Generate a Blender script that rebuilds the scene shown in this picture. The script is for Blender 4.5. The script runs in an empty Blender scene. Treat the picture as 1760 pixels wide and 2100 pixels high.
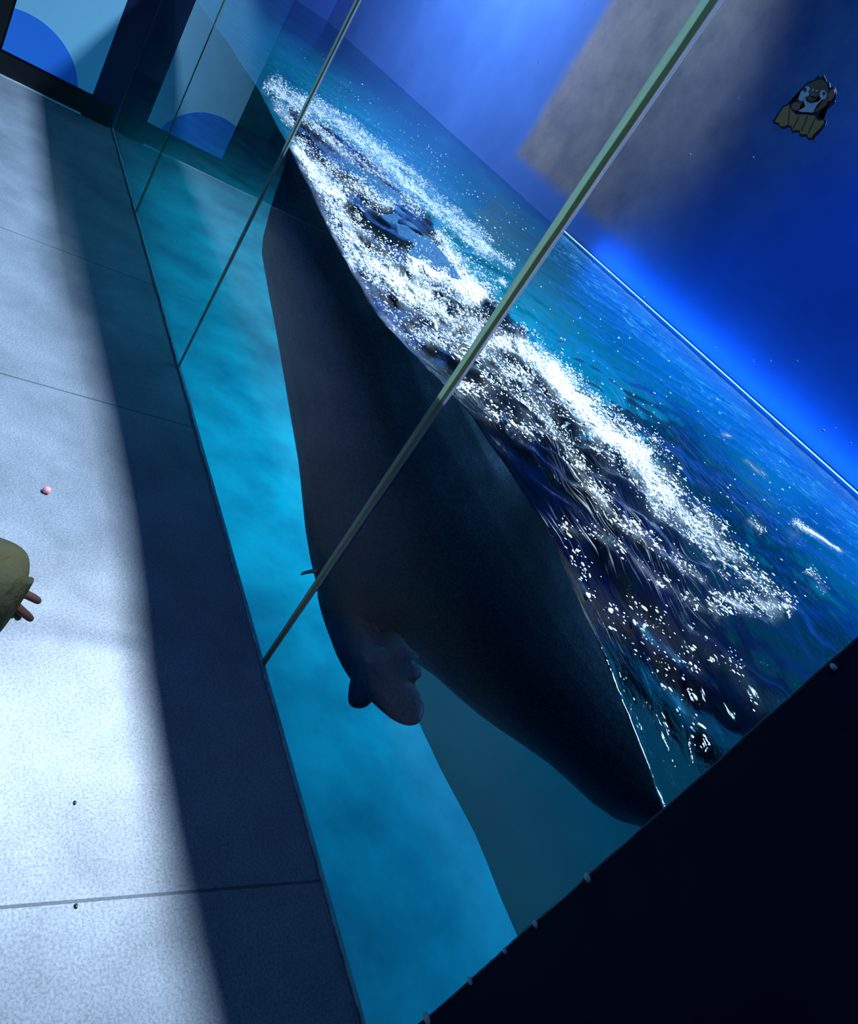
import bpy, bmesh, math, random
import numpy as np
from mathutils import Vector, Matrix, noise

# ------------------------------------------------------------------ camera, world, lights, exposure
W, H, F = 1760, 2100, 1666.0
R = np.array([[0.35515231, 0.64953367, -0.67228925],
              [0.77095756, 0.20320214, 0.6036003],
              [0.52866934, -0.73267653, -0.42859519]])      # world = R @ (right, down, forward)
CAM = np.array([0.0, -1.0749, 1.5])
scene = bpy.context.scene
col = scene.collection
cd = bpy.data.cameras.new('camera')
cd.sensor_fit = 'VERTICAL'; cd.sensor_height = 24.0; cd.lens = F / H * 24.0
cd.clip_start = 0.02; cd.clip_end = 100
cam = bpy.data.objects.new('camera', cd); col.objects.link(cam)
rx, ux, bx_ = R @ [1, 0, 0], R @ [0, -1, 0], R @ [0, 0, -1]
cam.matrix_world = Matrix(((rx[0], ux[0], bx_[0], CAM[0]), (rx[1], ux[1], bx_[1], CAM[1]),
                           (rx[2], ux[2], bx_[2], CAM[2]), (0, 0, 0, 1)))
scene.camera = cam
scene.view_settings.view_transform = 'Standard'
scene.view_settings.look = 'None'
scene.view_settings.gamma = 1.0
scene.view_settings.exposure = 0.0
scene.cycles.caustics_refractive = False
scene.cycles.caustics_reflective = False
scene.cycles.transparent_max_bounces = 16
scene.cycles.max_bounces = 10

wd = bpy.data.worlds.new('world'); scene.world = wd; wd.use_nodes = True
wd.node_tree.nodes['Background'].inputs[0].default_value = (0.05, 0.20, 0.62, 1)
wd.node_tree.nodes['Background'].inputs[1].default_value = 0.035


def area(name, loc, target, sx, sy, power, color, spread=180):
    l = bpy.data.lights.new(name, 'AREA'); l.shape = 'RECTANGLE'; l.size = sx; l.size_y = sy
    l.energy = power; l.color = color; l.spread = math.radians(spread)
    o = bpy.data.objects.new(name, l); col.objects.link(o); o.location = loc
    d = (Vector(target) - Vector(loc)).normalized()
    # local x stays along world x
    z = -d; x = Vector((1, 0, 0)); x = (x - z * x.dot(z)).normalized(); y = z.cross(x)
    m = Matrix((x, y, z)).transposed().to_4x4(); m.translation = loc
    o.matrix_world = m
    return o


def spot(name, loc, target, power, color, angle, blend=0.6, size=0.15):
    l = bpy.data.lights.new(name, 'SPOT'); l.energy = power; l.color = color
    l.spot_size = math.radians(angle); l.spot_blend = blend; l.shadow_soft_size = size
    o = bpy.data.objects.new(name, l); col.objects.link(o); o.location = loc
    o.rotation_euler = (Vector(target) - Vector(loc)).to_track_quat('-Z', 'Y').to_euler()
    return o


# the white lamps high above the pool: light the foam, and the visitors' floor through the upper glass
area('pool_hall_lamp', (-1.20, 1.98, 6.0), (-1.20, 0.05, 0), 1.4, 0.60, 165, (0.62, 0.80, 1.0), 56)
area('pool_hall_lamp', (-4.0, 2.45, 6.0), (-4.3, 0.2, 0), 1.6, 0.60, 125, (0.52, 0.74, 1.0), 56)
spot('pool_hall_spot', (-1.15, 1.98, 6.0), (-1.16, -0.50, 0), 6500, (0.88, 0.96, 1.0), 10, 1.0, 0.25)
# added unseen spot that brightens the raised cuff and fingers
spot('cuff_fill_spot', (-0.62, -0.62, 2.6), (-0.84, -0.93, 0.74), 50, (0.95, 1.0, 0.9), 11, 0.8, 0.05)
# added unseen fill lights in the water, facing down to brighten the pool
area('underwater_fill', (-3.6, 1.5, 0.74), (-3.6, 1.45, -0.8), 1.8, 0.4, 40, (0.03, 0.68, 0.92))
area('underwater_fill', (-0.6, 2.2, 0.72), (-0.6, 2.2, -0.8), 1.4, 0.3, 8.5, (0.02, 0.60, 1.0))
area('underwater_fill', (-7.2, 1.6, 0.74), (-7.2, 1.6, -0.8), 3.0, 0.4, 40, (0.04, 0.66, 0.90))
area('underwater_fill', (-2.5, 2.3, 0.74), (-2.5, 2.4, -0.8), 4.0, 0.3, 42, (0.03, 0.46, 1.0))
# spots on the back wall of the pool hall, fittings unseen
spot('blue_wall_wash', (-8.0, 1.0, 4.6), (-8.7, 3.15, 2.0), 1600, (0.62, 0.72, 1.0), 104, 1.0)
spot('blue_wall_wash', (-2.8, 1.2, 4.6), (-2.8, 3.15, 1.6), 270, (0.01, 0.18, 1.0), 110, 1.0)  # added unseen spot, brings blue to the right half of the wall
spot('cool_wall_light', (-5.6, 1.2, 4.6), (-5.6, 3.15, 2.1), 330, (0.66, 0.84, 1.0), 46, 1.0)
area('led_glow', (-2.4, 3.03, 0.955), (-2.4, 3.15, 1.10), 5.0, 0.02, 13, (0.02, 0.26, 1.0))
area('walkway_blue_fill', (-2.4, -0.9, 2.6), (-2.4, -0.5, 0), 4.5, 0.6, 23.0, (0.09, 0.33, 1.0))  # added unseen fill, tints the floor strip and the animal blue


# ------------------------------------------------------------------ helpers
def ray(px, py):
    v = np.array([px - W / 2, py - H / 2, F]); v /= np.linalg.norm(v)
    return R @ v


def on_plane(px, py, axis, val):
    d = ray(px, py); t = (val - CAM[axis]) / d[axis]
    return CAM + d * t


def at_dist(px, py, t):
    return CAM + ray(px, py) * t


def project(P):
    q = (np.asarray(P) - CAM) @ R
    return np.stack([W / 2 + F * q[..., 0] / q[..., 2], H / 2 + F * q[..., 1] / q[..., 2]], -1), q[..., 2]


def link(name, me, m=None, parent=None, smooth=False):
    o = bpy.data.objects.new(name, me); col.objects.link(o)
    if m is not None:
        for mm in (m if isinstance(m, (list, tuple)) else [m]):
            me.materials.append(mm)
    if parent is not None:
        o.parent = parent
    if smooth:
        for p in me.polygons: p.use_smooth = True
    return o


def obj(name, bm, m=None, parent=None, smooth=False):
    me = bpy.data.meshes.new(name); bm.to_mesh(me); bm.free()
    return link(name, me, m, parent, smooth)


def pydata(name, v, f, m=None, parent=None, smooth=False):
    me = bpy.data.meshes.new(name); me.from_pydata([tuple(map(float, p)) for p in v], [], f); me.update()
    return link(name, me, m, parent, smooth)


def tag(o, label, cat, group=None, kind=None):
    o['label'] = label; o['category'] = cat
    if group: o['group'] = group
    if kind: o['kind'] = kind
    return o


def struct(o, label=None, cat=None):
    o['kind'] = 'structure'
    if label: o['label'] = label
    if cat: o['category'] = cat
    return o


def box(bm, x0, x1, y0, y1, z0, z1):
    vs = [bm.verts.new((x, y, z)) for x in (x0, x1) for y in (y0, y1) for z in (z0, z1)]
    for f in ((0, 1, 3, 2), (4, 6, 7, 5), (0, 4, 5, 1), (2, 3, 7, 6), (0, 2, 6, 4), (1, 5, 7, 3)):
        bm.faces.new([vs[i] for i in f])
    return vs


def box_obj(name, b, m, parent=None):
    bm = bmesh.new(); box(bm, *b); bmesh.ops.recalc_face_normals(bm, faces=bm.faces)
    return obj(name, bm, m, parent)


class NT:
    def __init__(s, name):
        s.m = bpy.data.materials.new(name); s.m.use_nodes = True
        s.t = s.m.node_tree; s.t.nodes.clear()
        s.out = s.n('ShaderNodeOutputMaterial')

    def n(s, typ, **kw):
        x = s.t.nodes.new(typ)
        for k, v in kw.items():
            if k.startswith('i_'):
                key = k[2:]
                x.inputs[int(key) if key.isdigit() else key.replace('_', ' ')].default_value = v
            else:
                setattr(x, k, v)
        return x

    def l(s, a, b):
        s.t.links.new(a, b)

    def ramp(s, src, stops):
        r = s.n('ShaderNodeValToRGB')
        e = r.color_ramp.elements
        while len(e) < len(stops): e.new(0.5)
        for q, (p, c) in zip(e, stops):
            q.position = p; q.color = (*c, 1) if len(c) == 3 else c
        s.l(src, r.inputs[0]); return r.outputs[0]

    def noise(s, scale, detail=4, rough=0.5, stretch=None, dist=0.0):
        tc = s.n('ShaderNodeTexCoord'); src = tc.outputs['Object']
        if stretch:
            mp = s.n('ShaderNodeMapping'); mp.inputs['Scale'].default_value = stretch[:3]
            if len(stretch) > 3: mp.inputs['Rotation'].default_value = (0, 0, stretch[3])
            s.l(src, mp.inputs[0]); src = mp.outputs[0]
        q = s.n('ShaderNodeTexNoise'); q.inputs['Scale'].default_value = scale
        q.inputs['Detail'].default_value = detail; q.inputs['Roughness'].default_value = rough
        q.inputs['Distortion'].default_value = dist
        s.l(src, q.inputs['Vector']); return q.outputs[0]

    def math(s, op, a, b=None):
        q = s.n('ShaderNodeMath', operation=op)
        for i, v in enumerate((a, b)):
            if v is None: continue
            if isinstance(v, (int, float)): q.inputs[i].default_value = v
            else: s.l(v, q.inputs[i])
        return q.outputs[0]

    def done(s, shader):
        s.l(shader, s.out.inputs[0]); return s.m


def mat(name, c1, c2=None, rough=0.6, scale=8, bump=0.0, bscale=60, spec=0.4, stretch=None):
    k = NT(name)
    p = k.n('ShaderNodeBsdfPrincipled')
    p.inputs['Roughness'].default_value = rough
    p.inputs['Specular IOR Level'].default_value = spec
    if c2 is None: c2 = tuple(x * 0.8 for x in c1)
    k.l(k.ramp(k.noise(scale, 5, 0.55, stretch), [(0.3, c2), (0.7, c1)]), p.inputs['Base Color'])
    if bump:
        b = k.n('ShaderNodeBump'); b.inputs['Strength'].default_value = bump; b.inputs['Distance'].default_value = 0.01
        k.l(k.noise(bscale, 4, 0.6), b.inputs['Height']); k.l(b.outputs[0], p.inputs['Normal'])
    return k.done(p.outputs[0])


def emit(name, c, s):
    k = NT(name); e = k.n('ShaderNodeEmission'); e.inputs[0].default_value = (*c, 1); e.inputs[1].default_value = s
    return k.done(e.outputs[0])


def apply_mods(o):
    dg = bpy.context.evaluated_depsgraph_get()
    me = bpy.data.meshes.new_from_object(o.evaluated_get(dg))
    o.modifiers.clear(); o.data = me
    return o


random.seed(4)
X_END = -5.8          # where the glass meets the poster wall
X_POST = -0.39        # where the glass meets the dark wall

# ------------------------------------------------------------------ materials of the room
k = NT('vinyl_floor')
p = k.n('ShaderNodeBsdfPrincipled'); p.inputs['Roughness'].default_value = 0.75
p.inputs['Specular IOR Level'].default_value = 0.25
big = k.ramp(k.noise(3.5, 6, 0.62), [(0.32, (0.15, 0.16, 0.185)), (0.7, (0.25, 0.265, 0.30))])
fine = k.ramp(k.noise(170, 3, 0.7), [(0.36, (0.62, 0.62, 0.64)), (0.6, (1, 1, 1))])
mx = k.n('ShaderNodeMixRGB', blend_type='MULTIPLY'); mx.inputs[0].default_value = 1
k.l(big, mx.inputs[1]); k.l(fine, mx.inputs[2])
# welded seams running across the walkway
tc = k.n('ShaderNodeTexCoord'); sp = k.n('ShaderNodeSeparateXYZ'); k.l(tc.outputs['Object'], sp.inputs[0])
seam = None
for xs in (-0.766, -2.50, -3.62):
    d = k.math('ABSOLUTE', k.math('ADD', sp.outputs[0], -xs))
    s = k.math('LESS_THAN', d, 0.0035)
    seam = s if seam is None else k.math('MAXIMUM', seam, s)
mx2 = k.n('ShaderNodeMixRGB'); k.l(k.math('MULTIPLY', seam, 0.75), mx2.inputs[0]); k.l(mx.outputs[0], mx2.inputs[1])
mx2.inputs[2].default_value = (0.03, 0.035, 0.045, 1)
k.l(mx2.outputs[0], p.inputs['Base Color'])
b = k.n('ShaderNodeBump'); b.inputs['Strength'].default_value = 0.35; b.inputs['Distance'].default_value = 0.004
k.l(k.noise(190, 3, 0.7), b.inputs['Height']); k.l(b.outputs[0], p.inputs['Normal'])
M_floor = k.done(p.outputs[0])

M_dark = mat('dark_navy_paint', (0.004, 0.016, 0.040), (0.003, 0.012, 0.030), 0.8, 5, 0.1, 60, 0.1)
M_black = mat('black_skirting', (0.008, 0.008, 0.01), rough=0.45)
M_navy = mat('navy_wall', (0.004, 0.007, 0.05), rough=0.6)
M_poster = mat('pale_blue_print', (0.40, 0.78, 0.95), (0.37, 0.74, 0.93), 0.5, 2)
M_disc = mat('blue_print', (0.045, 0.28, 0.95), (0.04, 0.25, 0.92), 0.5, 2)
M_back = mat('pool_hall_blue', (0.07, 0.20, 0.72), (0.05, 0.16, 0.58), 0.5, 1.3, 0.15, 20)
k = NT('pool_hall_blue_grey')  # blue wall with a soft-edged grey patch fading towards the right
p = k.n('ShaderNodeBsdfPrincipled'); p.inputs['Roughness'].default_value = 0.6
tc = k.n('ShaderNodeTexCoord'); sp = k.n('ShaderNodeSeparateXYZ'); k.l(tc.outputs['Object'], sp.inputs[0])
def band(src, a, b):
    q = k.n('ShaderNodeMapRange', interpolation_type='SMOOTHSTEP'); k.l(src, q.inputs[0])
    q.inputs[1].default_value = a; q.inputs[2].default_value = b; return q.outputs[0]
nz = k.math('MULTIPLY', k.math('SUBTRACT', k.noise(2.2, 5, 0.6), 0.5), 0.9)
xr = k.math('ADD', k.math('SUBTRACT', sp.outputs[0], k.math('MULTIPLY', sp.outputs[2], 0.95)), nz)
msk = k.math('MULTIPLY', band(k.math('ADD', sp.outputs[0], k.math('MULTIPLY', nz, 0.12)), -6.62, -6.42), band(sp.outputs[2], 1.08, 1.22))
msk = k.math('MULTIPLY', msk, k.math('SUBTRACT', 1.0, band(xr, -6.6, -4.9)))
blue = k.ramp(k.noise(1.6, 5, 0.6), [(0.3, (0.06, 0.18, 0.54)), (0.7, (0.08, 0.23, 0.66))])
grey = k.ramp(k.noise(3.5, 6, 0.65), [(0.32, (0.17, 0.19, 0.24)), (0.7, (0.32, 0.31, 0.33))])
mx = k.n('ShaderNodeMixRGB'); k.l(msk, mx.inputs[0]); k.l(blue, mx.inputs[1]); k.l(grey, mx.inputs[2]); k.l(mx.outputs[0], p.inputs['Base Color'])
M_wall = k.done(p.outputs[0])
M_pool = mat('pool_paint', (0.08, 0.55, 0.62), (0.03, 0.25, 0.33), 0.7, 2.6, 0.05, 6)
M_pool_dark = mat('pool_paint_dark', (0.003, 0.052, 0.058), (0.002, 0.034, 0.044), 0.8, 2.5)
M_led = emit('blue_led', (0.12, 0.45, 1.0), 5.0)
M_seal = mat('old_sealant', (0.42, 0.46, 0.46), (0.10, 0.14, 0.16), 0.6, 26, 0.4, 90)
def tmat(name, c1, c2, tcol, fac, scale):
    """sealant and glass edges: part of the light falling on their back comes through"""
    k = NT(name)
    c = k.ramp(k.noise(scale, 4, 0.6, (1.0, 1.0, 0.25)), [(0.3, c2), (0.7, c1)])
    p = k.n('ShaderNodeBsdfPrincipled'); p.inputs['Roughness'].default_value = 0.4; k.l(c, p.inputs['Base Color'])
    tl = k.n('ShaderNodeBsdfTranslucent'); tl.inputs[0].default_value = (*tcol, 1)
    ms = k.n('ShaderNodeMixShader'); ms.inputs[0].default_value = fac
    k.l(p.outputs[0], ms.inputs[1]); k.l(tl.outputs[0], ms.inputs[2])
    return k.done(ms.outputs[0])
M_joint = tmat('green_glass_edge', (0.62, 0.85, 0.60), (0.42, 0.62, 0.40), (0.36, 0.46, 0.40), 0.6, 30)
M_jdark = tmat('olive_glue_line', (0.26, 0.30, 0.14), (0.16, 0.19, 0.09), (0.22, 0.27, 0.17), 0.4, 40)
M_jwhite = tmat('pale_glass_bevel', (0.62, 0.66, 0.66), (0.42, 0.46, 0.46), (0.55, 0.58, 0.72), 0.6, 30)

# ------------------------------------------------------------------ room shell
def plane_y(name, x0, x1, z0, z1, y, m, t=0.1):
    return box_obj(name, (x0, x1, y, y + t, z0, z1), m)

struct(box_obj('floor', (X_END - 0.12, 2.5, -4.0, 0.0, -0.08, 0.0), M_floor))
struct(box_obj('wall_left', (X_END - 0.12, X_END, -4.0, -0.001, 0.0, 2.7), M_navy))
struct(box_obj('wall_right', (X_POST, 2.49, -0.012, 0.0085, 0.0, 1.93), M_dark))
struct(box_obj('wall_header', (X_END, 2.49, -0.012, 0.02, 1.93, 2.7), M_dark))  # added unseen header, set low to keep pool light off the outer floor
struct(box_obj('wall_behind', (X_END, 2.5, -4.1, -4.0, 0.0, 2.7), M_dark))
struct(box_obj('wall_near', (2.5, 2.6, -4.1, 3.3, -0.9, 2.7), M_dark))
struct(box_obj('ceiling', (X_END - 0.12, 2.6, -4.1, -0.02, 2.7, 2.8), M_dark))
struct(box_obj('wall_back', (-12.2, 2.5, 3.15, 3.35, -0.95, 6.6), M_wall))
struct(box_obj('wall_end', (-12.4, -12.2, -0.02, 3.35, -0.95, 6.6), M_back))
struct(box_obj('wall_tank_side', (-12.2, X_END - 0.12, -0.12, -0.001, -0.95, 6.6), M_back))
struct(box_obj('floor_pool', (-12.2, 2.5, 0.009, 3.15, -0.95, -0.82), M_pool))
struct(box_obj('wall_pool_front', (X_END - 0.12, 2.5, 0.0, 0.009, -0.95, -0.001), M_pool))
struct(box_obj('wall_pool_back', (-12.19, 2.49, 3.135, 3.149, -0.82, 0.90), M_pool))
struct(box_obj('wall_pool_end', (-12.199, -12.19, 0.0, 3.13, -0.82, 0.90), M_pool))
struct(box_obj('baseboard_left', (X_END, X_END + 0.02, -4.0, -0.03, 0.0, 0.125), M_black))

# flat darker patch on the pool floor with a curved edge
def patch_edge():
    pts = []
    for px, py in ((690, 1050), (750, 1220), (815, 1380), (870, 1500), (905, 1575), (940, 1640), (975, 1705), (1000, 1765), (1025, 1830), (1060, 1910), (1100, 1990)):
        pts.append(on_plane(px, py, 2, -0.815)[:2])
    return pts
E = patch_edge()
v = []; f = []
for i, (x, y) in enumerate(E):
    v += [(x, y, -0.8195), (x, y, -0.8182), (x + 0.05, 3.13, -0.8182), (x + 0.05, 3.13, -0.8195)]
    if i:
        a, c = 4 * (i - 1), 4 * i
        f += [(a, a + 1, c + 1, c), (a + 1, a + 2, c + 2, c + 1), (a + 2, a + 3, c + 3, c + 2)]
struct(pydata('trim_pool_patch', v, f, M_pool_dark), 'darker patch of the pool floor behind the flipper', 'pool floor')

# LED strip along the waterline of the back wall
r_ = bpy.data.objects.new('led_strip', None); col.objects.link(r_); r_.location = (-3, 3.1, 0.946)
tag(r_, 'glowing blue light strip along the water at the back wall', 'light strip')
o = box_obj('channel', (-2.4, 3.2, 0.012, 0.030, -0.004, 0.008), M_navy, r_)
o = box_obj('lit_tube', (-2.4, 3.2, 0.004, 0.012, 0.0, 0.006), M_led, r_)

# ------------------------------------------------------------------ poster on the end wall
def poster():
    t = bpy.data.objects.new('wall_poster', None); col.objects.link(t); t.location = (X_END + 0.004, -0.43, 0.14)
    tag(t, 'pale blue poster with a big blue disc on the end wall', 'poster')
    y0, y1, z0, z1 = -0.688, -0.172, 0.137, 1.75
    o = box_obj('print', (0, 0.012, y0 + 0.43, y1 + 0.43, 0, z1 - z0), M_poster, t)
    # the blue disc, cut by the poster's edges
    cy, cz, rr = -0.60, 0.03, 0.355
    bm = bmesh.new(); ring = []
    for i in range(65):
        a = math.pi * i / 64
        y, z = cy + rr * math.cos(a), cz + rr * math.sin(a)
        ring.append((y, z))
    pts = [(y, z) for y, z in ring if y0 <= y <= y1 and z >= z0]
    pts = [(pts[0][0], z0)] + pts + [(y0, pts[-1][1]), (y0, z0)]
    for x in (0.0122, 0.0135):
        pass
    vs = [bm.verts.new((0.0135, y + 0.43, z - z0)) for y, z in pts]
    vb = [bm.verts.new((0.0119, y + 0.43, z - z0)) for y, z in pts]
    bm.faces.new(vs); n = len(vs)
    for i in range(n): bm.faces.new((vs[i], vs[(i + 1) % n], vb[(i + 1) % n], vb[i]))
    bmesh.ops.recalc_face_normals(bm, faces=bm.faces)
    obj('disc', bm, M_disc, t)
poster()
struct(box_obj('trim_1', (X_END + 0.02, X_END + 0.032, -4.0, -0.20, 0.0, 0.008), mat('pale_caulk', (0.7, 0.72, 0.75))))
struct(box_obj('trim_2', (X_END, X_END + 0.05, -0.79, -0.70, 0.125, 2.7), M_black))

# ------------------------------------------------------------------ glass panels and joints
k = NT('aquarium_glass')
lw = k.n('ShaderNodeLayerWeight'); lw.inputs[0].default_value = 0.5
fr = k.math('MINIMUM', k.math('ADD', k.math('MULTIPLY', k.math('POWER', lw.outputs['Facing'], 7.0), 3.6), 0.006), 0.95)
tr = k.n('ShaderNodeBsdfTransparent'); tr.inputs[0].default_value = (0.93, 0.975, 0.985, 1)
gl = k.n('ShaderNodeBsdfGlossy'); gl.inputs['Roughness'].default_value = 0.0
ms = k.n('ShaderNodeMixShader'); k.l(fr, ms.inputs[0]); k.l(tr.outputs[0], ms.inputs[1]); k.l(gl.outputs[0], ms.inputs[2])
M_glass = k.done(ms.outputs[0])
k = NT('glass_clear_side')
tr = k.n('ShaderNodeBsdfTransparent'); tr.inputs[0].default_value = (0.97, 0.99, 0.99, 1)
M_clear = k.done(tr.outputs[0])
JX = [-1.385, -2.928, -4.475]
edges = [X_POST] + JX + [X_END]
for i in range(4):
    x1, x0 = edges[i], edges[i + 1]
    gap = 0.004
    bm = bmesh.new(); box(bm, x0 + gap, x1 - gap, 0.0, 0.008, 0.0, 1.93)
    bmesh.ops.recalc_face_normals(bm, faces=bm.faces)
    for q in bm.faces: q.material_index = 0 if q.normal.y < -0.5 else 1
    struct(obj('window_%d' % (i + 1), bm, [M_glass, M_clear]))

def joint(x, w0, w1, label, thin=False):
    t = bpy.data.objects.new('glass_joint', None); col.objects.link(t); t.location = (x, 0, 0)
    tag(t, label, 'joint', 'upright joints between the glass panels')
    def strip(name, a0, b0, a1, b1, y0, y1, m):
        n = 60; v = []; f = []
        for i in range(n + 1):
            u = i / n; z = 1.925 * u
            a = a0 + (a1 - a0) * u; b = b0 + (b1 - b0) * u
            j = 0.0012 * noise.noise(Vector((x * 3 + a * 50, z * 9, 0.3)))
            v += [(a + j, y0, z), (b + j, y0, z), (b + j, y1, z), (a + j, y1, z)]
            if i:
                p_, q_ = 4 * (i - 1), 4 * i
                for e in range(4): f.append((p_ + e, p_ + (e + 1) % 4, q_ + (e + 1) % 4, q_ + e))
        f += [(3, 2, 1, 0), (4 * n, 4 * n + 1, 4 * n + 2, 4 * n + 3)]
        return pydata(name, v, f, m, t)
    if thin:
        strip('glue_line', -0.005, 0.005, -0.006, 0.006, -0.002, 0.008, M_jdark)
        return t
    strip('glass_edge', -w0, w0 * 0.1, -w1, 0.0, -0.003, -0.0002, M_joint)
    strip('glue_line', w0 * 0.1, w0, 0.0, w1 * 0.75, -0.0022, -0.0002, M_jdark)
    strip('bevel', w0, w0 * 1.15, w1 * 0.92, w1 * 1.02, -0.003, -0.0002, M_jwhite)
    strip('bevel', w0 * 1.3, w0 * 1.38, w1 * 1.22, w1 * 1.30, -0.0025, -0.0002, M_jwhite)
    return t
j2 = joint(JX[0], 0.009, 0.024, 'pale green upright joint between the two nearest glass panels')
joint(JX[1], 0.008, 0.023, 'slim pale green upright joint crossing the left end of the foam')
joint(JX[2], 0, 0, 'thin dark upright joint near the reflected poster', True)
# torn bit of sealant sticking out of the near joint
v0 = on_plane(655, 1172, 1, -0.003) - np.array([JX[0], 0, 0]); v1 = on_plane(622, 1177, 1, -0.004) - np.array([JX[0], 0, 0])
bm = bmesh.new()
for i in range(7):
    u = i / 6; c_ = v0 + (v1 - v0) * u; rr = 0.009 * (1 - 0.2 * u)
    for a in range(6):
        an = a * math.pi / 3
        bm.verts.new((c_[0], c_[1] - 0.004 + 0.4 * rr * math.sin(an), c_[2] + rr * math.cos(an) + 0.004 * math.sin(u * 3)))
bm.verts.ensure_lookup_table()
for i in range(6):
    for a in range(6):
        bm.faces.new([bm.verts[i * 6 + a], bm.verts[i * 6 + (a + 1) % 6], bm.verts[(i + 1) * 6 + (a + 1) % 6], bm.verts[(i + 1) * 6 + a]])
bm.faces.new([bm.verts[a] for a in range(6)]); bm.faces.new([bm.verts[36 + a] for a in range(6)])
o = obj('torn_sealant', bm, mat('green_sealant', (0.05, 0.12, 0.11)), j2); o['label'] = 'dark green torn tab of sealant'

# sealant lines along the floor and along the dark wall
def bead(name, pts, rad, m, seed=0):
    v = []; f = []; n = 7
    for i, c_ in enumerate(pts):
        rr = rad * (0.75 + 0.6 * abs(noise.noise(Vector((i * 0.37, seed, 0)))))
        d = np.array(pts[min(i + 1, len(pts) - 1)]) - np.array(pts[max(i - 1, 0)]); d /= np.linalg.norm(d)
        a_ = np.cross(d, [0, 1, 0]); a_ /= np.linalg.norm(a_); b_ = np.cross(d, a_)
        for a in range(n):
            an = 2 * math.pi * a / n
            v.append(np.array(c_) + rr * (a_ * math.cos(an) + b_ * math.sin(an)))
        if i:
            for a in range(n): f.append(((i - 1) * n + a, (i - 1) * n + (a + 1) % n, i * n + (a + 1) % n, i * n + a))
    f += [tuple(range(n)), tuple(range(len(pts) * n - n, len(pts) * n))]
    return struct(pydata(name, v, f, m, None, True))
xs = np.linspace(X_POST, X_END, 300)
bead('trim_3', [(x, -0.004 + 0.004 * noise.noise(Vector((x * 7, 0, 0))), 0.002) for x in xs], 0.004, M_seal, 1)
bead('trim_4', [(X_POST - 0.002 + 0.003 * noise.noise(Vector((z * 9, 4, 0))), -0.008, z) for z in np.linspace(0.0, 1.92, 160)], 0.0035, mat('dark_bead', (0.05, 0.08, 0.10), (0.02, 0.04, 0.06)), 2)
M_chip = mat('pale_sealant_crumb', (0.55, 0.60, 0.60))
for px, py, s in ((1207, 1800, 7), (1100, 1895, 6), (1037, 1950, 5), (966, 2012, 7), (878, 2090, 11), (1712, 1368, 5)):
    c_ = on_plane(px, py, 1, -0.012); bm = bmesh.new()
    bmesh.ops.create_icosphere(bm, subdivisions=2, radius=1)
    for q in bm.verts:
        nz = 1 + 0.35 * noise.noise(q.co * 2.3 + Vector((px, 0, 0)))
        q.co = Vector((q.co.x * s * 0.0011 * nz, q.co.y * 0.004, q.co.z * s * 0.0007 * nz))
    o = obj('sealant_crumb', bm, M_chip, None, True); o.location = (c_[0], -0.014, c_[2])
    pos = {1207: 'pale sealant crumb on the dark wall edge, just below the animal\'s tail end',
           1100: 'pale sealant crumb on the dark wall edge, second below the tail end',
           1037: 'pale sealant crumb on the dark wall edge, midway of the lower row',
           966: 'pale sealant crumb on the dark wall edge, second from the photo\'s bottom edge',
           878: 'largest white sealant crumb, on the dark wall edge at the photo\'s bottom',
           1712: 'small sealant crumb on the dark wall edge, above the water surface at right'}[px]
    tag(o, pos, 'sealant crumb', 'sealant crumbs on the dark wall edge')

# ------------------------------------------------------------------ water: surface with wake and foam
WX = np.array([-12.2, -5.8, -4.2, -3.5, -2.9, -2.3, -1.85, -1.55, -1.28, -0.9, -0.65, -0.4, 0.4, 2.5])
WZ = np.array([0.98, 1.0, 1.0, 0.99, 0.95, 0.905, 0.885, 0.92, 0.95, 0.947, 0.90, 0.846, 0.86, 0.92])

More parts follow.
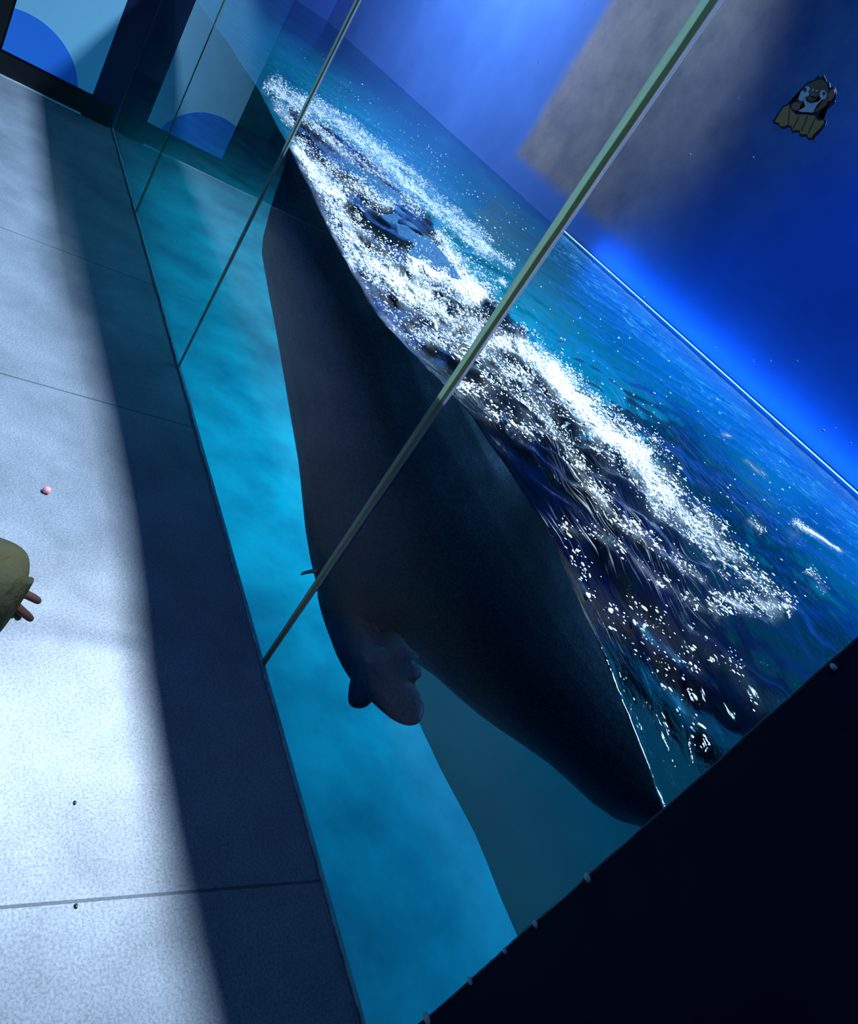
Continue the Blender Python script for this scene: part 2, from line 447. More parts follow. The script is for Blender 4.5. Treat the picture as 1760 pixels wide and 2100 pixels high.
# foam strokes, the sparse ones being glints painted white: pixel way-points lying on the water surface, half width in pixels, density
STROKES = [
    ([(562, 180), (585, 205), (640, 222), (700, 258), (760, 305), (820, 355), (880, 412), (940, 462), (1000, 512)], 17, 0.62),
    ([(566, 185), (575, 215), (600, 250)], 13, 0.55),
    ([(622, 240), (690, 300), (735, 335), (790, 392)], 10, 0.6),
    ([(612, 305), (640, 350), (665, 385), (700, 410)], 20, 0.8),
    ([(640, 330), (700, 360), (760, 400), (790, 420)], 16, 0.62),
    ([(750, 330), (800, 380), (860, 430)], 16, 0.4),
    ([(680, 400), (700, 470), (730, 500)], 32, 0.72),
    ([(700, 360), (740, 350), (770, 410)], 22, 0.6),
    ([(720, 520), (790, 560), (850, 600), (920, 640)], 42, 0.72),
    ([(860, 540), (930, 560), (975, 605)], 30, 0.95),
    ([(900, 490), (950, 560), (990, 610)], 16, 0.75),
    ([(700, 440), (735, 520), (760, 600), (790, 665)], 20, 0.45),
    ([(780, 650), (850, 690), (930, 700)], 20, 0.5),
    ([(930, 640), (980, 670), (960, 720)], 24, 0.55),
    ([(930, 480), (990, 505), (1050, 545)], 6, 0.5),
    ([(1025, 575), (1035, 583)], 6, 0.6),
    ([(1000, 700), (1060, 705), (1110, 745), (1160, 800)], 24, 0.72),
    ([(1130, 760), (1190, 830), (1250, 890), (1320, 930)], 26, 0.9),
    ([(1230, 880), (1330, 960), (1370, 1030)], 32, 0.75),
    ([(1340, 1000), (1400, 1060), (1450, 1100), (1500, 1150)], 26, 0.6),
    ([(1430, 1060), (1480, 1120)], 22, 0.55),
    ([(1470, 1240), (1530, 1235), (1600, 1245)], 20, 0.6),
    ([(1530, 1170), (1590, 1225)], 20, 0.4),
    ([(990, 720), (1040, 770), (1080, 800), (1110, 850)], 36, 0.38),
    ([(1010, 850), (1090, 890)], 22, 0.22),
    ([(1010, 740), (1000, 800), (950, 790)], 22, 0.30),
    ([(820, 700), (870, 760), (925, 815)], 7, 0.5),
    ([(1120, 860), (1190, 960), (1250, 1050), (1310, 1100)], 13, 0.44),
    ([(1230, 1040), (1330, 1110), (1440, 1190)], 12, 0.36),
    ([(1150, 1080), (1250, 1110), (1350, 1190), (1440, 1250)], 10, 0.30),
    ([(1140, 1150), (1240, 1250), (1340, 1300), (1420, 1340)], 60, 0.17),
    ([(1280, 1300), (1400, 1420), (1420, 1490)], 40, 0.13),
    ([(1500, 1350), (1550, 1440)], 26, 0.16),
    ([(1480, 890), (1500, 895)], 5, 0.6), ([(1530, 945), (1570, 975)], 6, 0.6),
    ([(1630, 1070), (1680, 1100), (1725, 1130)], 6, 0.75),
    ([(1660, 1170), (1690, 1210)], 7, 0.4), ([(1540, 1070), (1560, 1085)], 10, 0.4),
]

STREAKS = [
    ([(1110, 855), (1190, 960), (1240, 1040), (1310, 1095)], 26, 0.75),
    ([(1220, 1030), (1330, 1110), (1450, 1200)], 26, 0.60),
    ([(1140, 1080), (1250, 1120), (1370, 1190), (1450, 1260)], 24, 0.45),
    ([(800, 690), (870, 765), (940, 830)], 20, 0.7),
    ([(930, 800), (1000, 840), (1080, 880)], 14, 0.5),
    ([(1140, 1180), (1230, 1280), (1290, 1350)], 16, 0.30),
    ([(640, 260), (700, 320), (760, 380)], 16, 0.5),
    ([(820, 330), (900, 400), (1000, 500)], 26, 0.35),
    ([(1250, 800), (1400, 930), (1560, 1040)], 40, 0.12),
]

def foam_density(P, strokes=None):
    """coverage of foam and painted glints at world points P lying on the water"""
    uv, dep = project(P)
    d = np.zeros(len(P))
    for pts, hw, den in (strokes or STROKES):
        pts = np.array(pts, float)
        best = np.full(len(P), 1e9)
        for a, b_ in zip(pts[:-1], pts[1:]):
            ab = b_ - a; L = (ab ** 2).sum()
            t = np.clip(((uv - a) @ ab) / L, 0, 1)
            best = np.minimum(best, np.linalg.norm(uv - (a + t[:, None] * ab), axis=1))
        d = np.maximum(d, den * np.exp(-(best / hw) ** 2 * 0.8))
    d[(dep < 0.3) | (P[:, 1] > 2.9)] = 0
    return d

def smooth_noise(x, y, sx, sy, seed):
    rs = np.random.RandomState(seed)
    h = np.zeros_like(x)
    for i in range(14):
        an = rs.uniform(-0.9, 0.9) + (math.pi if rs.rand() < 0.5 else 0)
        kf = rs.uniform(0.6, 1.7)
        h += np.sin(kf * (math.cos(an) * x / sx + math.sin(an) * y / sy) * 2 * math.pi + rs.uniform(0, 6.28)) / 14 ** 0.5
    return h

def water_height(x, y):
    w = np.interp(x, WX, WZ)
    e = np.exp(-np.maximum(y - 0.02, 0) / 0.55)
    near = np.exp(-((x + 2.0) / 2.3) ** 2) * np.exp(-((y - 0.4) / 0.9) ** 2)
    h = 0.93 + (w - 0.93) * e
    edge = np.clip((y - 0.02) / 0.15, 0.12, 1)
    h += edge * near * (0.014 * smooth_noise(x, y, 0.45, 0.33, 1) + 0.007 * smooth_noise(x, y, 0.16, 0.10, 2))
    h += (1 - near) * edge * np.interp(y, [0.8, 2.2, 3.1], [1, 0.35, 0.12]) * (0.006 * smooth_noise(x, y, 0.8, 0.5, 3) + 0.003 * smooth_noise(x, y, 0.25, 0.18, 5))
    return h

xs = np.concatenate([np.linspace(-12.18, -5.4, 60)[:-1], np.linspace(-5.4, -3.0, 190)[:-1], np.linspace(-3.0, 0.0, 330)[:-1], np.linspace(0, 2.49, 30)])
ys = np.concatenate([np.linspace(0.0095, 1.4, 150)[:-1], np.linspace(1.4, 3.13, 70)])
gx, gy = np.meshgrid(xs, ys, indexing='ij')
nx, ny = gx.shape
gz = water_height(gx, gy)
top = np.stack([gx.ravel(), gy.ravel(), gz.ravel()], 1)
dens = foam_density(top)
base = top.copy(); base[:, 2] = -0.80
idx = np.arange(nx * ny).reshape(nx, ny)
faces = np.stack([idx[:-1, :-1], idx[1:, :-1], idx[1:, 1:], idx[:-1, 1:]], -1).reshape(-1, 4).tolist()
N = nx * ny
ring = list(idx[:, 0]) + list(idx[-1, 1:]) + list(idx[-2::-1, -1]) + list(idx[0, -2:0:-1])
ring = [int(i) for i in ring]
verts = top.tolist() + [(top[i][0], top[i][1], -0.812) for i in ring]
sides = [(ring[i], N + i, N + (i + 1) % len(ring), ring[(i + 1) % len(ring)]) for i in range(len(ring))]
me = bpy.data.meshes.new('pool_water'); me.from_pydata(verts, [], faces + sides + [tuple(N + i for i in range(len(ring)))][::1]); me.update()
bm = bmesh.new(); bm.from_mesh(me); bmesh.ops.recalc_face_normals(bm, faces=bm.faces); bm.to_mesh(me); bm.free()
at = me.attributes.new('foam', 'FLOAT', 'POINT')
at.data.foreach_set('value', np.concatenate([dens, np.zeros(len(ring))]).astype(np.float32))
at = me.attributes.new('streak', 'FLOAT', 'POINT')
at.data.foreach_set('value', np.concatenate([foam_density(top, STREAKS), np.zeros(len(ring))]).astype(np.float32))
mi = np.ones(len(me.polygons), np.int32); mi[:len(faces)] = 0
me.polygons.foreach_set('material_index', mi)
me.polygons.foreach_set('use_smooth', (mi == 0))

k = NT('water_surface')
gl = k.n('ShaderNodeBsdfGlass'); gl.inputs['IOR'].default_value = 1.33; gl.inputs['Roughness'].default_value = 0.02
gl.inputs['Color'].default_value = (0.72, 0.93, 0.97, 1)
bu = k.n('ShaderNodeBump'); bu.inputs['Strength'].default_value = 0.4; bu.inputs['Distance'].default_value = 0.008
k.l(k.noise(16, 4, 0.6, (1.0, 2.4, 1.0, 0.35), 0.4), bu.inputs['Height']); k.l(bu.outputs[0], gl.inputs['Normal'])
fo = k.n('ShaderNodeBsdfDiffuse'); fo.inputs[0].default_value = (0.86, 0.90, 0.93, 1)
bu2 = k.n('ShaderNodeBump'); bu2.inputs['Strength'].default_value = 0.9; bu2.inputs['Distance'].default_value = 0.02
k.l(k.noise(55, 4, 0.7), bu2.inputs['Height']); k.l(bu2.outputs[0], fo.inputs['Normal'])
a = k.n('ShaderNodeAttribute', attribute_name='foam')
n1 = k.noise(48, 8, 0.78, (0.7, 1.5, 1.0, 0.15), 0.8)
n2 = k.noise(9, 4, 0.6, (0.6, 1.8, 1.0, 0.15), 0.3)
nn = k.math('ADD', k.math('MULTIPLY', n1, 0.7), k.math('MULTIPLY', n2, 0.3))
# foam where the noise exceeds a level that falls with coverage
lev = k.math('SUBTRACT', 0.74, k.math('MULTIPLY', a.outputs['Fac'], 0.38))
msk = k.math('MULTIPLY', k.math('SUBTRACT', nn, lev), 11.0)
cl0 = k.n('ShaderNodeClamp'); k.l(msk, cl0.inputs[0])
a2 = k.n('ShaderNodeAttribute', attribute_name='streak')
n3 = k.noise(30, 5, 0.6, (0.26, 5.5, 1.0, -0.30), 0.25)
stk = k.math('MULTIPLY', k.math('MULTIPLY', k.math('SUBTRACT', n3, 0.57), 3.6), a2.outputs['Fac'])
cl1 = k.n('ShaderNodeClamp'); k.l(stk, cl1.inputs[0])
hz = k.math('MULTIPLY', k.math('MULTIPLY', k.math('SUBTRACT', n2, 0.40), 2.6), k.math('MULTIPLY', k.math('POWER', a.outputs['Fac'], 2.2), 0.9))
cl2 = k.n('ShaderNodeClamp'); k.l(hz, cl2.inputs[0])
cl = k.n('ShaderNodeMath', operation='MAXIMUM'); k.l(cl0.outputs[0], cl.inputs[0]); k.l(k.math('MAXIMUM', cl1.outputs[0], cl2.outputs[0]), cl.inputs[1])
ms = k.n('ShaderNodeMixShader'); k.l(cl.outputs[0], ms.inputs[0]); k.l(gl.outputs[0], ms.inputs[1]); k.l(fo.outputs[0], ms.inputs[2])
M_water = k.done(ms.outputs[0])
k = NT('water_side'); tr = k.n('ShaderNodeBsdfTransparent'); tr.inputs[0].default_value = (0.80, 0.95, 0.97, 1)
M_wside = k.done(tr.outputs[0])
o = link('pool_water', me, [M_water, M_wside])
tag(o, 'rippled blue pool water behind the glass, streaked with white foam', 'water', kind='stuff')

# froth: uncountable bubbles and droplets along the wake, plus glints painted as white blobs
def blob_cloud(name, pts, sizes, m, jitter=0.6, seed=3):
    rs = np.random.RandomState(seed)
    bm = bmesh.new(); bmesh.ops.create_icosphere(bm, subdivisions=1, radius=1)
    bv = np.array([q.co[:] for q in bm.verts]); bf = np.array([[w.index for w in q.verts] for q in bm.faces]); bm.free()
    V = []; Fc = []
    for i, (p_, s) in enumerate(zip(pts, sizes)):
        sc = s * rs.uniform(1 - jitter, 1 + jitter, 3) * np.array([1.7, 1.0, 0.6])
        an = rs.uniform(-0.6, 1.0); ca, sa = math.cos(an), math.sin(an)
        q = bv * sc
        q = np.stack([q[:, 0] * ca - q[:, 1] * sa, q[:, 0] * sa + q[:, 1] * ca, q[:, 2]], 1)
        V.append(q + p_); Fc.append(bf + i * len(bv))
    V = np.concatenate(V); Fc = np.concatenate(Fc)
    me = bpy.data.meshes.new(name); me.from_pydata(V.tolist(), [], Fc.tolist()); me.update()
    return link(name, me, m, None, True)
M_foam = mat('white_foam', (0.92, 0.94, 0.96), (0.82, 0.87, 0.9), 0.35, 30)
rs = np.random.RandomState(11)
cand = np.stack([rs.uniform(-5.2, -0.35, 900000), rs.uniform(0.03, 1.7, 900000), np.zeros(900000)], 1)
cand[:, 2] = water_height(cand[:, 0], cand[:, 1])
dd = foam_density(cand)
clump = np.array([0.5 + 0.5 * noise.noise(Vector((p_[0] * 14, p_[1] * 20, 1.7))) + 0.35 * noise.noise(Vector((p_[0] * 45, p_[1] * 60, 7))) for p_ in cand[dd > 0.10]])
cand = cand[dd > 0.10]; dd = dd[dd > 0.10]
keep = (rs.rand(len(cand)) < dd * 0.6 * np.clip(clump * 2.2 - 0.75, 0, 1))
pts = cand[keep]
sz = rs.gamma(1.6, 0.0007, len(pts)) + 0.0006
dist = np.linalg.norm(pts - CAM, axis=1)
pts[:, 2] += rs.rand(len(pts)) ** 3 * 0.02
o = blob_cloud('froth', pts, np.clip(sz, 0.0006, 0.005), M_foam)
tag(o, 'white froth and painted white glints on the water along the swimming animal', 'foam', kind='stuff')
print('froth', len(pts))

# ------------------------------------------------------------------ the animal
CONT = np.array([(600, 345), (575, 372), (545, 420), (530, 480), (540, 540), (555, 620), (570, 700), (585, 790), (600, 880), (615, 960),
                 (622, 1040), (631, 1120), (643, 1190), (656, 1245), (682, 1305), (725, 1350), (785, 1352), (847, 1350), (900, 1390), (950, 1445), (1000, 1480),
                 (1050, 1515), (1100, 1545), (1150, 1580), (1200, 1638), (1250, 1682), (1300, 1702), (1400, 1712), (1560, 1720)], float)

def outside(uv):
    """signed distance to the outline: positive on its lower-left (outer) side"""
    best = np.full(len(uv), 1e9); sg = np.zeros(len(uv))
    for a, b_ in zip(CONT[:-1], CONT[1:]):
        ab = b_ - a; t = np.clip(((uv - a) @ ab) / (ab @ ab), 0, 1)
        dv = uv - (a + t[:, None] * ab); d = np.linalg.norm(dv, axis=1)
        cr = ab[0] * (uv[:, 1] - a[1]) - ab[1] * (uv[:, 0] - a[0])
        m_ = d < best
        best[m_] = d[m_]; sg[m_] = np.sign(cr[m_])
    return best * sg

def tz(x): return np.interp(x, [-3.95, -3.6, -3.2, -2.6, -2.0, -1.6, -1.25, -0.9, -0.4, 0.2], [0.86, 0.93, 0.955, 0.945, 0.87, 0.72, 0.50, 0.36, 0.22, 0.10])
def yc(x): return np.interp(x, [-4, -3.3, -2.6, -2.0, -1.6, -1.25, -0.9, -0.4, 0.2], [0.42, 0.44, 0.50, 0.57, 0.70, 0.93, 1.13, 1.38, 1.65])
def hw(x): return np.interp(x, [-3.9, -3.4, -2.8, -1.9, -1.5, -1.2, -0.9, -0.4, 0.2], [0.20, 0.30, 0.40, 0.45, 0.39, 0.30, 0.22, 0.14, 0.08])

NS = 30
th = np.linspace(0, 2 * math.pi, NS, endpoint=False)
st = []
X0, X1 = -3.86, 0.20
ts = np.concatenate([X0 + 0.34 * (1 - np.cos(np.linspace(0, math.pi / 2, 9)))[1:], np.linspace(X0 + 0.34, X1, 54)[1:]])
for x in ts:
    u = min(1.0, (x - X0) / 0.34); cap = math.sqrt(max(0.0, 1 - (1 - u) ** 2))
    zt = float(tz(x)); b_ = float(hw(x)) * cap; y0 = float(yc(x))
    lo, hi = -0.80, zt - 0.10
    for _ in range(40):
        mid = 0.5 * (lo + hi)
        a_ = (zt - mid) / 2 * cap; zc = (zt + mid) / 2
        P = np.stack([np.full(NS, x), y0 + b_ * np.cos(th), zc + a_ * np.sin(th)], 1)
        uv, _d = project(P)
        if outside(uv).max() > 0: lo = mid
        else: hi = mid
    st.append((x, y0, zt, hi, b_, cap))
zl = np.array([s[3] for s in st])
for _ in range(1):
    zl[1:-1] = 0.25 * zl[:-2] + 0.5 * zl[1:-1] + 0.25 * zl[2:]
print('belly', [(round(s[0], 2), round(float(z), 2)) for s, z in list(zip(st, zl))[::5]])
v = []; f = []
for (x, y0, zt, _z, b_, cap), z_ in zip(st, zl):
    a_ = (zt - z_) / 2 * cap; zc = (zt + z_) / 2
    for t in th: v.append((x, y0 + b_ * math.cos(t), zc + a_ * math.sin(t)))
for i in range(len(st) - 1):
    for j in range(NS): f.append((i * NS + j, i * NS + (j + 1) % NS, (i + 1) * NS + (j + 1) % NS, (i + 1) * NS + j))
f += [tuple(range(NS)), tuple(range((len(st) - 1) * NS, len(st) * NS))]
bm = bmesh.new(); vv = [bm.verts.new(p_) for p_ in v]
for q in f: bm.faces.new([vv[i] for i in q])

def slab_fin(bm, outline, y, th_, lean=0.0):
    """a flipper: outline in (x, z) given a rounded thickness that thins to its rim"""
    n = len(outline); P = [np.array([p_[0], y, p_[1]]) if len(p_) == 2 else np.array(p_) for p_ in outline]
    c_ = sum(P) / n
    rings = []
    for s, t in ((1.0, 0.30), (0.93, 0.75), (0.7, 1.0), (0.35, 1.0)):
        for side in (-1, 1):
            rings.append((s, side * t))
    order = [r for r in rings if r[1] < 0][::-1] + [r for r in rings if r[1] > 0]
    L = []
    for s, t in order:
        L.append([bm.verts.new((c_ + (p_ - c_) * s + np.array([0, t * th_, 0])).tolist()) for p_ in P])
    for a, b_ in zip(L[:-1], L[1:]):
        for i in range(n): bm.faces.new((a[i], a[(i + 1) % n], b_[(i + 1) % n], b_[i]))
    bm.faces.new(L[0][::-1]); bm.faces.new(L[-1])

def smooth_poly(pts, k_=3):
    pts = np.array(pts, float)
    for _ in range(k_):
        nx_ = np.roll(pts, -1, 0)
        pts = np.stack([0.75 * pts + 0.25 * nx_, 0.25 * pts + 0.75 * nx_], 1).reshape(-1, 2)
    return pts
def fin_pt(a, b_):
    u = min(1.0, max(0.0, (a - 690) / 90.0))
    return on_plane(a, b_, 1, float(np.interp(b_, [1190, 1325, 1490], [0.42 + 0.34 * u, 0.31 + 0.05 * u, 0.27])))
flip = smooth_poly([(690, 1190), (650, 1196), (655, 1240), (680, 1314), (702, 1364), (726, 1402), (760, 1436), (788, 1462), (815, 1483), (845, 1491), (864, 1478), (869, 1450), (859, 1425), (848, 1408), (842, 1402), (848, 1397),
                    (859, 1390), (863, 1376), (858, 1365), (848, 1361), (850, 1355), (857, 1349), (855, 1339), (842, 1332), (834, 1322), (812, 1296), (770, 1262)], 2)
slab_fin(bm, [tuple(fin_pt(a, b_)) for a, b_ in flip], 0, 0.02)
nail = smooth_poly([(730, 1375), (722, 1430), (724, 1448), (735, 1455), (749, 1446), (762, 1425), (770, 1380)], 2)
slab_fin(bm, [tuple(fin_pt(a, b_)) for a, b_ in nail], 0, 0.025)
# far-side flipper and the hind flippers
far_f = smooth_poly([(-1.75, 0.25), (-1.9, 0.0), (-1.7, -0.12), (-1.4, -0.15), (-1.25, -0.1), (-1.25, 0.1), (-1.4, 0.3)], 2)
slab_fin(bm, far_f, 1.02, 0.06)
for y in (1.58, 1.70):
    slab_fin(bm, smooth_poly([(0.05, 0.12), (0.3, 0.14), (0.6, 0.10), (0.75, 0.02), (0.65, -0.06), (0.35, -0.06), (0.05, -0.02)], 2), y, 0.04)
bmesh.ops.recalc_face_normals(bm, faces=bm.faces)

k = NT('wet_dark_hide')
p = k.n('ShaderNodeBsdfPrincipled'); p.inputs['Roughness'].default_value = 0.6; p.inputs['Specular IOR Level'].default_value = 0.15
hair = k.noise(120, 3, 0.7, (0.35, 1.0, 1.6))
patch = k.noise(3.0, 4, 0.55)
c1 = k.ramp(patch, [(0.3, (0.003, 0.030, 0.085)), (0.7, (0.007, 0.048, 0.110))])
c2 = k.ramp(hair, [(0.36, (0.55, 0.58, 0.60)), (0.66, (1.7, 1.8, 1.6))])
mx = k.n('ShaderNodeMixRGB', blend_type='MULTIPLY'); mx.inputs[0].default_value = 1; k.l(c1, mx.inputs[1]); k.l(c2, mx.inputs[2])
# pale greenish hairs over the upper flank
tc = k.n('ShaderNodeTexCoord'); sp = k.n('ShaderNodeSeparateXYZ'); k.l(tc.outputs['Object'], sp.inputs[0])
hgt = k.math('ADD', sp.outputs[2], k.math('MULTIPLY', k.math('ADD', sp.outputs[1], -0.5), 0.5))
q1 = k.n('ShaderNodeMapRange', interpolation_type='SMOOTHSTEP'); k.l(hgt, q1.inputs[0]); q1.inputs[1].default_value = 0.42; q1.inputs[2].default_value = 0.80
q2 = k.n('ShaderNodeMapRange'); k.l(k.noise(210, 2, 0.6, (0.5, 1.0, 1.0)), q2.inputs[0]); q2.inputs[1].default_value = 0.58; q2.inputs[2].default_value = 0.72
mx3 = k.n('ShaderNodeMixRGB'); k.l(k.math('MULTIPLY', q1.outputs[0], q2.outputs[0]), mx3.inputs[0]); k.l(mx.outputs[0], mx3.inputs[1])
mx3.inputs[2].default_value = (0.13, 0.19, 0.14, 1)
k.l(mx3.outputs[0], p.inputs['Base Color'])
b = k.n('ShaderNodeBump'); b.inputs['Strength'].default_value = 0.3; b.inputs['Distance'].default_value = 0.004
k.l(k.noise(150, 3, 0.7, (0.35, 1.0, 1.6)), b.inputs['Height']); k.l(b.outputs[0], p.inputs['Normal'])
M_hide = k.done(p.outputs[0])
seal = obj('sea_lion', bm, M_hide)
rm = seal.modifiers.new('r', 'REMESH'); rm.mode = 'VOXEL'; rm.voxel_size = 0.0065; rm.use_smooth_shade = True
sm = seal.modifiers.new('s', 'SMOOTH'); sm.factor = 0.5; sm.iterations = 2
apply_mods(seal)
if not seal.data.materials: seal.data.materials.append(M_hide)
for q in seal.data.polygons: q.use_smooth = True
tag(seal, 'huge dark sea lion swimming just under the surface with a hanging flipper', 'sea lion')

# ------------------------------------------------------------------ small things
# pink pellet on the floor
bm = bmesh.new(); bmesh.ops.create_icosphere(bm, subdivisions=3, radius=1)
for q in bm.verts:
    nz = 1 + 0.22 * noise.noise(q.co * 1.6 + Vector((5, 0, 0)))
    q.co = Vector((q.co.x * 0.0115 * nz, q.co.y * 0.011 * nz, max(q.co.z, -0.75) * 0.010 * nz))
o = obj('candy', bm, mat('pink_sugar', (0.85, 0.30, 0.36), (0.70, 0.20, 0.26), 0.5, 60), None, True)
o.location = (-1.943, -0.541, 0.0085)
tag(o, 'small pink candy-like pellet lying alone on the floor', 'pellet')
# dark specks of grit
for i, (px, py) in enumerate(((154, 1646), (156, 1858))):
    c_ = on_plane(px, py, 2, 0.002); bm = bmesh.new(); bmesh.ops.create_icosphere(bm, subdivisions=2, radius=1)
    for q in bm.verts:
        nz = 1 + 0.4 * noise.noise(q.co * 2 + Vector((i * 9, 0, 0))); q.co = Vector((q.co.x * 0.005 * nz, q.co.y * 0.003 * nz, q.co.z * 0.0022))
    o = obj('grit', bm, M_black, None, True); o.location = c_
    tag(o, ('tiny dark speck of grit on the bright floor', 'tiny dark speck of grit just beside the floor seam')[i], 'grit')

# droplets on the glass
rs = np.random.RandomState(5)
P = []
for _ in range(110):
    z = rs.uniform(1.0, 2.0); x = rs.uniform(-3.9, -0.42)
    if min(abs(x - j) for j in JX) < 0.05: continue
    P.append((x, 0.0105, z))
for px, py in ((1470, 709), (1579, 742), (1548, 738), (1635, 738), (1577, 755), (1715, 875), (765, 70), (855, 175), (868, 188), (825, 225), (1688, 880), (1520, 748), (1745, 905)):
    for _ in range(2):
        q = on_plane(px + rs.uniform(-3, 3), py + rs.uniform(-4, 4), 1, 0.0105); P.append(tuple(q))
P = np.array(P)
o = blob_cloud('water_droplets', P, np.clip(rs.gamma(1.5, 0.0004, len(P)) + 0.0004, 0, 0.002), mat('droplet', (0.18, 0.28, 0.45), (0.12, 0.2, 0.4), 0.1, 30), 0.3)
tag(o, 'tiny water droplets splashed on the glass above the waterline', 'droplets', kind='stuff')
# spray above the foam
cand = np.stack([rs.uniform(-4.3, -0.5, 9000), rs.uniform(0.2, 1.7, 9000), np.zeros(9000)], 1)
cand[:, 2] = water_height(cand[:, 0], cand[:, 1])
dd = foam_density(cand); q = cand[(dd > 0.15) & (rs.rand(9000) < 0.22)]
q[:, 2] += 0.02 + rs.rand(len(q)) ** 2.2 * 0.22
o = blob_cloud('spray', q, rs.uniform(0.0010, 0.0026, len(q)), M_foam, 0.4, 8)
tag(o, 'fine white spray hanging over the foam', 'spray', kind='stuff')

# ------------------------------------------------------------------ otter sticker on the glass
def sticker():
    S = lambda pts: [on_plane(1540 + a / 8.0, 120 + b_ / 8.0, 1, 0.0) for a, b_ in pts]
    t = bpy.data.objects.new('otter_sticker', None); col.objects.link(t)
    org = S([(880, 820)])[0]; t.location = org
    tag(t, 'dark brown cartoon otter sticker with a wooden board on the upper glass', 'sticker')
    def layer(name, polys, m, depth):
        bm = bmesh.new()
        for pts in polys:
            w = S(pts); a_ = [bm.verts.new((q[0] - org[0], -depth, q[2] - org[2])) for q in w]
            b_ = [bm.verts.new((q[0] - org[0], -depth + 0.0008, q[2] - org[2])) for q in w]
            bm.faces.new(a_); n = len(a_)
            for i in range(n): bm.faces.new((a_[i], b_[i], b_[(i + 1) % n], a_[(i + 1) % n]))
        bmesh.ops.triangulate(bm, faces=[q for q in bm.faces if len(q.verts) > 4])
        bmesh.ops.recalc_face_normals(bm, faces=bm.faces)
        return obj(name, bm, m, t)
    def ell(cx, cy, a_, b_, rot=0, n=20):
        r = math.radians(rot)
        return [(cx + a_ * math.cos(q) * math.cos(r) - b_ * math.sin(q) * math.sin(r), cy + a_ * math.cos(q) * math.sin(r) + b_ * math.sin(q) * math.cos(r))
                for q in [2 * math.pi * i / n for i in range(n)]]
    flat = lambda n, c_: mat(n, c_, tuple(x * 0.85 for x in c_), 0.6, 200)
    out = [(365, 1040), (450, 900), (520, 790), (620, 740), (700, 740), (760, 660), (830, 520), (940, 390), (1050, 350), (1110, 280), (1150, 320), (1210, 280), (1240, 350),
           (1260, 390), (1300, 400), (1310, 480), (1390, 480), (1410, 560), (1390, 650), (1390, 720), (1290, 820), (1120, 930), (1120, 990), (1210, 990), (1250, 1040),
           (1230, 1100), (1180, 1160), (1150, 1220), (1080, 1280), (1040, 1340), (960, 1350), (915, 1290), (810, 1290), (800, 1220), (740, 1220), (680, 1230), (665, 1150),
           (610, 1130), (570, 1160), (510, 1160), (460, 1100), (370, 1070)]
    layer('backing', [out], flat('sticker_outline', (0.012, 0.012, 0.014)), 0.0012)
    layer('board', [[(405, 1040), (470, 925), (545, 810), (640, 770), (680, 860), (760, 930), (900, 930), (1060, 950), (1110, 1030), (1200, 1020), (1215, 1060), (1150, 1150),
                     (1050, 1250), (1010, 1310), (960, 1310), (930, 1250), (830, 1250), (810, 1180), (700, 1190), (680, 1120), (610, 1095), (560, 1120), (500, 1120), (470, 1070)]],
          flat('sticker_wood', (0.62, 0.30, 0.07)), 0.0018)
    layer('grain', [[(640, 800), (655, 800), (640, 1090), (615, 1085)], [(790, 960), (805, 960), (720, 1150), (700, 1145)], [(930, 960), (950, 960), (850, 1200), (830, 1195)],
                    [(1060, 980), (1080, 985), (960, 1240), (940, 1235)]], flat('sticker_grain', (0.20, 0.10, 0.03)), 0.0023)
    layer('body', [[(790, 700), (850, 560), (950, 430), (1060, 380), (1170, 350), (1260, 420), (1290, 560), (1290, 700), (1240, 790), (1090, 890), (960, 900), (820, 820)]],
          flat('sticker_fur', (0.26, 0.12, 0.045)), 0.0018)
    layer('paw', [ell(1335, 610, 45, 110, 20)], flat('sticker_paw', (0.45, 0.17, 0.09)), 0.0024)
    layer('paw', [ell(755, 800, 70, 70)], flat('sticker_paw', (0.45, 0.17, 0.09)), 0.0030)
    M_cream = flat('sticker_pale', (0.78, 0.76, 0.66))
    layer('belly', [[(790, 690), (830, 560), (900, 500), (930, 560), (910, 640), (930, 710), (1000, 740), (1120, 720), (1200, 640), (1235, 560), (1235, 640), (1110, 760), (1030, 900), (930, 890), (850, 890), (790, 870), (830, 810), (910, 800), (880, 720)]],
          flat('sticker_cream', (0.70, 0.70, 0.62)), 0.0024)
    layer('cheek', [ell(925, 560, 62, 95, 15)], M_cream, 0.0027)
    layer('cheek', [ell(1200, 610, 55, 80, 0)], M_cream, 0.0027)
    layer('muzzle', [ell(1055, 570, 92, 75, 15)], flat('sticker_muzzle', (0.30, 0.14, 0.06)), 0.0030)
    layer('eye', [ell(905, 530, 22, 34, 15)], flat('sticker_eye', (0.008, 0.008, 0.008)), 0.0036)
    layer('eye', [ell(1215, 590, 18, 26, 15)], flat('sticker_eye', (0.008, 0.008, 0.008)), 0.0036)
    layer('nose', [ell(1045, 610, 45, 32, 15)], flat('sticker_nose', (0.42, 0.16, 0.05)), 0.0036)
    layer('glint', [ell(1040, 545, 16, 16), ell(1105, 555, 16, 16)], flat('sticker_glint', (0.80, 0.74, 0.62)), 0.0042)
    layer('mouth', [[(920, 640), (940, 640), (950, 690), (1000, 715), (1080, 705), (1090, 720), (1000, 735), (935, 705)]], flat('sticker_line', (0.01, 0.012, 0.03)), 0.0036)
sticker()

